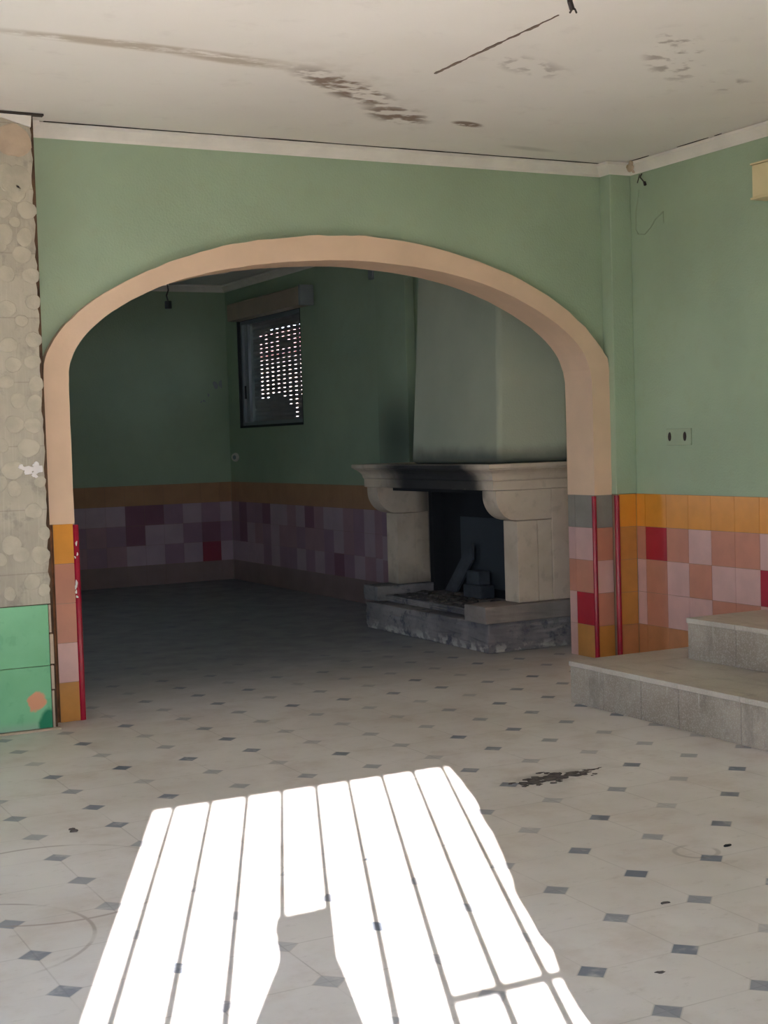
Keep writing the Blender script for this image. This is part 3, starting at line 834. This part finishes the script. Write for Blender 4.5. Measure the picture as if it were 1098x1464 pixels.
# cable end hanging off the ceiling near the top edge
q = [CAM + (fw+R2*((px-549)/f_)-U2*((py-732)/f_)) * t for px, py, t in ((0,0,0),)]
def pix(px, py, z):
    d = fw+R2*((px-549)/f_)-U2*((py-732)/f_); t = (z-hc)/d.z
    return CAM+d*t
A_ = pix(812, -14, 3.0); 
B1 = pix(815, 3, 2.95); B2 = pix(818, 13, 2.93)
mb = MB().tube([tuple(A_), tuple((A_+B1)/2+Vector((0,0,.004))), tuple(B1), tuple(B2)], .010, 8)
mb.tube([tuple(B2), tuple(pix(815, 18, 2.925))], .004, 6); mb.tube([tuple(B2), tuple(pix(822, 13, 2.925)), tuple(pix(824, 18, 2.92))], .004, 6)
tag(obj('ceiling_cable', mb, 'wire', None, loc=tuple(A_)), 'stub of dark cable hanging from the stained ceiling at the top edge', 'cable')
# straight crack running to it
mb = MB(); P0 = Vector((3.27, 5.652)); P1 = Vector((3.285, 4.70)); n = 36; pts = []; wd = []
for k in range(n+1):
    t = k/n; pts.append((P0.x+(P1.x-P0.x)*t+random.uniform(-.003,.003), P0.y+(P1.y-P0.y)*t)); wd.append(max(.0015, .015+random.uniform(-.004,.004)) * (.35 if k in (9,10,11,21,22,26,27) or k > 30 else 1))
crackline(pts, wd, mb, H-.0005)
tag(obj('ceiling_crack', mb, 'cablegrey', None, loc=(3.27, 5.2, H)), 'straight brown crack running across the white ceiling towards the cable stub', 'crack')

# debris on the floor
def debris(name, label, c, n, sx_, sy_, smin, smax, mat, rot=0, seed=1, h=.6):
    r2 = random.Random(seed); mb = MB()
    for k in range(n):
        a, b = r2.gauss(0, sx_), r2.gauss(0, sy_)
        x = c[0]+a*math.cos(rot)-b*math.sin(rot); y = c[1]+a*math.sin(rot)+b*math.cos(rot); s_ = r2.uniform(smin, smax)
        mb.blob((x, y, .0005), (s_*1.6, s_), 'z', s_*h, 7, wob=.6, face=1)
    return tag(obj(name, mb, mat, None, loc=(c[0], c[1], 0)), label, 'debris', kind='stuff' if n > 3 else None)
debris('charcoal_debris', 'dark crumbled patch of charcoal debris on the floor in front of the steps', (3.20, 4.765), 75, .085, .030, .004, .016, 'char', .12, 3, .3)
debris('charcoal_debris', 'thin dark tail of crumbs trailing off the charcoal patch towards the steps', (3.37, 4.79), 24, .04, .006, .004, .008, 'char', .1, 5, .35)
debris('floor_crumb', 'tiny dark twig lying on the floor left of the sunlit patch', tuple(pix(105, 1189, 0))[:2], 3, .004, .012, .006, .010, 'char', 0, 8, .8)
debris('floor_crumb', 'single round black pebble on the tiles near the right edge', (3.142, 3.65), 1, .001, .001, .008, .009, 'black', 0, 9, .8)
debris('floor_crumb', 'little dark flake on a pale tile right of the sunlit patch', tuple(pix(953, 1291, 0))[:2], 2, .004, .003, .006, .008, 'char', 0, 12, .5)
debris('floor_crumb', 'brown smudged crumb on the tiles at the lower right corner', tuple(pix(944, 1391, 0))[:2], 2, .008, .003, .006, .008, 'char', 0, 13, .3)

# ------------------------------------------------------------------ barred door behind the camera, casting the bars of shadow
gate = thing('barred_gate', 'iron gate of thin upright bars in the sunny doorway', 'gate', (0, -.02, 0))
GY = -.03
bars = [-.660, -.507, -.358, -.208, -.060, .088, .232, .385, .530, .668]
for i, x in enumerate(bars):
    if i == 0: continue
    mb = MB().tube([(x, GY, .012), (x, GY, DZ-.002)], .0135, 8)
    obj('bar', mb, 'iron', gate)
mb = MB().box((.392, GY-.008, 1.08), (.73, GY+.008, 1.098)); obj('cross_bar', mb, 'iron', gate)
mb = MB().box((-.684, GY-.012, .002), (.71, GY+.012, .022)); obj('cross_bar', mb, 'iron', gate)

# the photographer whose shadow falls in the sunlit patch
per = thing('person', 'person in a blue shirt holding a phone up between the gate bars', 'person', (-.15, -.42, -.02))
def skin_mesh(name, verts, edges, radii, mat, root=0, sub=1):
    me = bpy.data.meshes.new(name); off = Vector(WL[per.name])
    me.from_pydata([tuple(Vector(v)-off) for v in verts], edges, []); me.materials.append(M[mat])
    o = bpy.data.objects.new(name, me); COL.objects.link(o); o.parent = per
    md = o.modifiers.new('skin', 'SKIN'); md.use_smooth_shade = True
    for i, r in enumerate(radii):
        sv = me.skin_vertices[0].data[i]; sv.radius = (r, r) if not isinstance(r, tuple) else r; sv.use_root = (i == root)
    s_ = o.modifiers.new('sub', 'SUBSURF'); s_.levels = sub; s_.render_levels = sub
    return o
hx, hy = -.155, -.40
V = [(hx,hy-.05,.72),(hx,hy-.04,.92),(hx,hy-.03,1.06),(hx,hy-.02,1.14),(hx,hy,1.20),(hx,hy,1.27),(hx,hy,1.34),
     (hx-.15,hy-.02,1.12),(hx-.20,hy+.04,.98),(hx-.07,hy+.18,1.09),(-.070,-.085,1.27),
     (hx+.15,hy-.02,1.12),(hx+.22,hy+.04,.98),(hx+.20,hy+.18,1.10),(.050,-.085,1.27),
     (hx-.09,hy-.05,.68),(hx-.11,hy+.10,.38),(hx-.11,hy-.06,.04),(hx-.11,hy+.06,.0),
     (hx+.09,hy-.05,.68),(hx+.11,hy+.10,.38),(hx+.11,hy-.06,.04),(hx+.11,hy+.06,.0)]
Ed = [(0,1),(1,2),(2,3),(3,4),(4,5),(5,6),(3,7),(7,8),(8,9),(9,10),(3,11),(11,12),(12,13),(13,14),(0,15),(15,16),(16,17),(17,18),(0,19),(19,20),(20,21),(21,22)]
Rd = [.12,.11,.12,.10,.06,.075,.075,.065,.045,.042,.028,.065,.045,.042,.028,.085,.055,.038,.03,.085,.055,.038,.03]
skin_mesh('body', V, Ed, Rd, 'cloth')
mb = MB()
bm = bmesh.new(); bmesh.ops.create_uvsphere(bm, u_segments=16, v_segments=12, radius=1)
mb.v = [(hx+v.co.x*.082, hy+v.co.y*.095, 1.335+v.co.z*.10) for v in bm.verts]; bm.verts.ensure_lookup_table()
mb.f = [tuple(v.index for v in f.verts) for f in bm.faces]; mb.mi = [0]*len(mb.f); bm.free()
obj('hair', mb, 'hair', per, smooth=True)
for s_, cx in ((-1, -.062), (1, .048)):
    vv = [(cx+s_*.012, -.085, 1.275), (cx+s_*.013, -.07, 1.305), (cx+s_*.020,-.06,1.352)]; ee = [(0,1),(1,2)]; rd = [.018,.02,.017]
    for k in range(4):
        b0 = len(vv); z = 1.332+k*.0155
        vv += [(cx+s_*.022, -.052, z), (cx+s_*.012, -.044, z+.002), (cx-s_*.004, -.040, z+.003)]; rd += [.009,.008,.007]; ee += [(2,b0),(b0,b0+1),(b0+1,b0+2)]
    b0 = len(vv); vv += [(cx+s_*.0, -.066, 1.30), (cx-s_*.012, -.064, 1.315)]; rd += [.010,.008]; ee += [(1,b0),(b0,b0+1)]
    skin_mesh('hand', vv, ee, rd, 'skin')
ph_ = thing('phone', 'dark phone held upright between two gate bars', 'phone', (-.008, -.05, 1.235))
obj('casing', MB().box((-.056, -.056, 1.255), (.076, -.047, 1.388)), 'black', ph_, bevel=.003)

# ------------------------------------------------------------------ light
sun = bpy.data.lights.new('sun', 'SUN'); so = bpy.data.objects.new('sun', sun); COL.objects.link(so)
d = Vector((.436*.9166, .9166, -.329)); d = Vector((.3997, .9166, -.329)).normalized()
so.rotation_euler = d.to_track_quat('-Z', 'Y').to_euler()
sun.energy = 68; sun.angle = math.radians(.25); sun.color = (1.0, .985, .985)
wd_ = bpy.data.worlds.new('sky'); sc.world = wd_; wd_.use_nodes = True
nt = wd_.node_tree; nt.nodes.clear()
out = nt.nodes.new('ShaderNodeOutputWorld'); bg = nt.nodes.new('ShaderNodeBackground')
tc = nt.nodes.new('ShaderNodeTexCoord'); sp = nt.nodes.new('ShaderNodeSeparateXYZ')
rp = nt.nodes.new('ShaderNodeValToRGB')
nt.links.new(tc.outputs['Generated'], sp.inputs[0]); nt.links.new(sp.outputs[2], rp.inputs[0])
rp.color_ramp.elements[0].position = 0; rp.color_ramp.elements[0].color = (.66, .78, .98, 1)
rp.color_ramp.elements[1].position = .6; rp.color_ramp.elements[1].color = (.30, .50, .95, 1)
nt.links.new(rp.outputs[0], bg.inputs[0]); bg.inputs[1].default_value = 14.5
nt.links.new(bg.outputs[0], out.inputs[0])
# portal guiding sky light through the doorway
pl = bpy.data.lights.new('door_portal', 'AREA'); pl.shape = 'RECTANGLE'; pl.size = 1.4; pl.size_y = 1.95; pl.cycles.is_portal = True
po = bpy.data.objects.new('door_portal', pl); COL.objects.link(po); po.location = (.01, -.28, .98)
po.rotation_euler = Vector((0, 1, 0)).to_track_quat('-Z', 'Z').to_euler()
for nm, loc, dr, sx_, sy_ in (('left_portal', (XL-.24, (LY0+LY1)/2, 1.6), (1,0,0), LY1-LY0, 1.2), ('far_portal', ((FX0+FX1)/2, YFAR+.19, 1.6), (0,-1,0), FX1-FX0, 1.2)):  # portals of the two added fill openings
    q_ = bpy.data.lights.new(nm, 'AREA'); q_.shape = 'RECTANGLE'; q_.size = sx_; q_.size_y = sy_; q_.cycles.is_portal = True
    qo = bpy.data.objects.new(nm, q_); COL.objects.link(qo); qo.location = loc; qo.rotation_euler = Vector(dr).to_track_quat('-Z', 'Y').to_euler()

# ------------------------------------------------------------------ camera
cd = bpy.data.cameras.new('camera'); co = bpy.data.objects.new('camera', cd); COL.objects.link(co); sc.camera = co
cd.sensor_fit = 'VERTICAL'; cd.sensor_height = 36; cd.lens = f_/1464*36; cd.clip_start = .02
co.matrix_world = Matrix(((R2.x, U2.x, -fw.x, 0), (R2.y, U2.y, -fw.y, 0), (R2.z, U2.z, -fw.z, hc), (0, 0, 0, 1)))

sc.view_settings.view_transform = 'Standard'; sc.view_settings.look = 'None'
sc.view_settings.gamma = 1; sc.view_settings.exposure = 0.63
sc.cycles.use_denoising = True
sc.cycles.max_bounces = 10; sc.cycles.diffuse_bounces = 8; sc.cycles.glossy_bounces = 4
sc.cycles.sample_clamp_indirect = 12; sc.cycles.caustics_reflective = False; sc.cycles.caustics_refractive = False
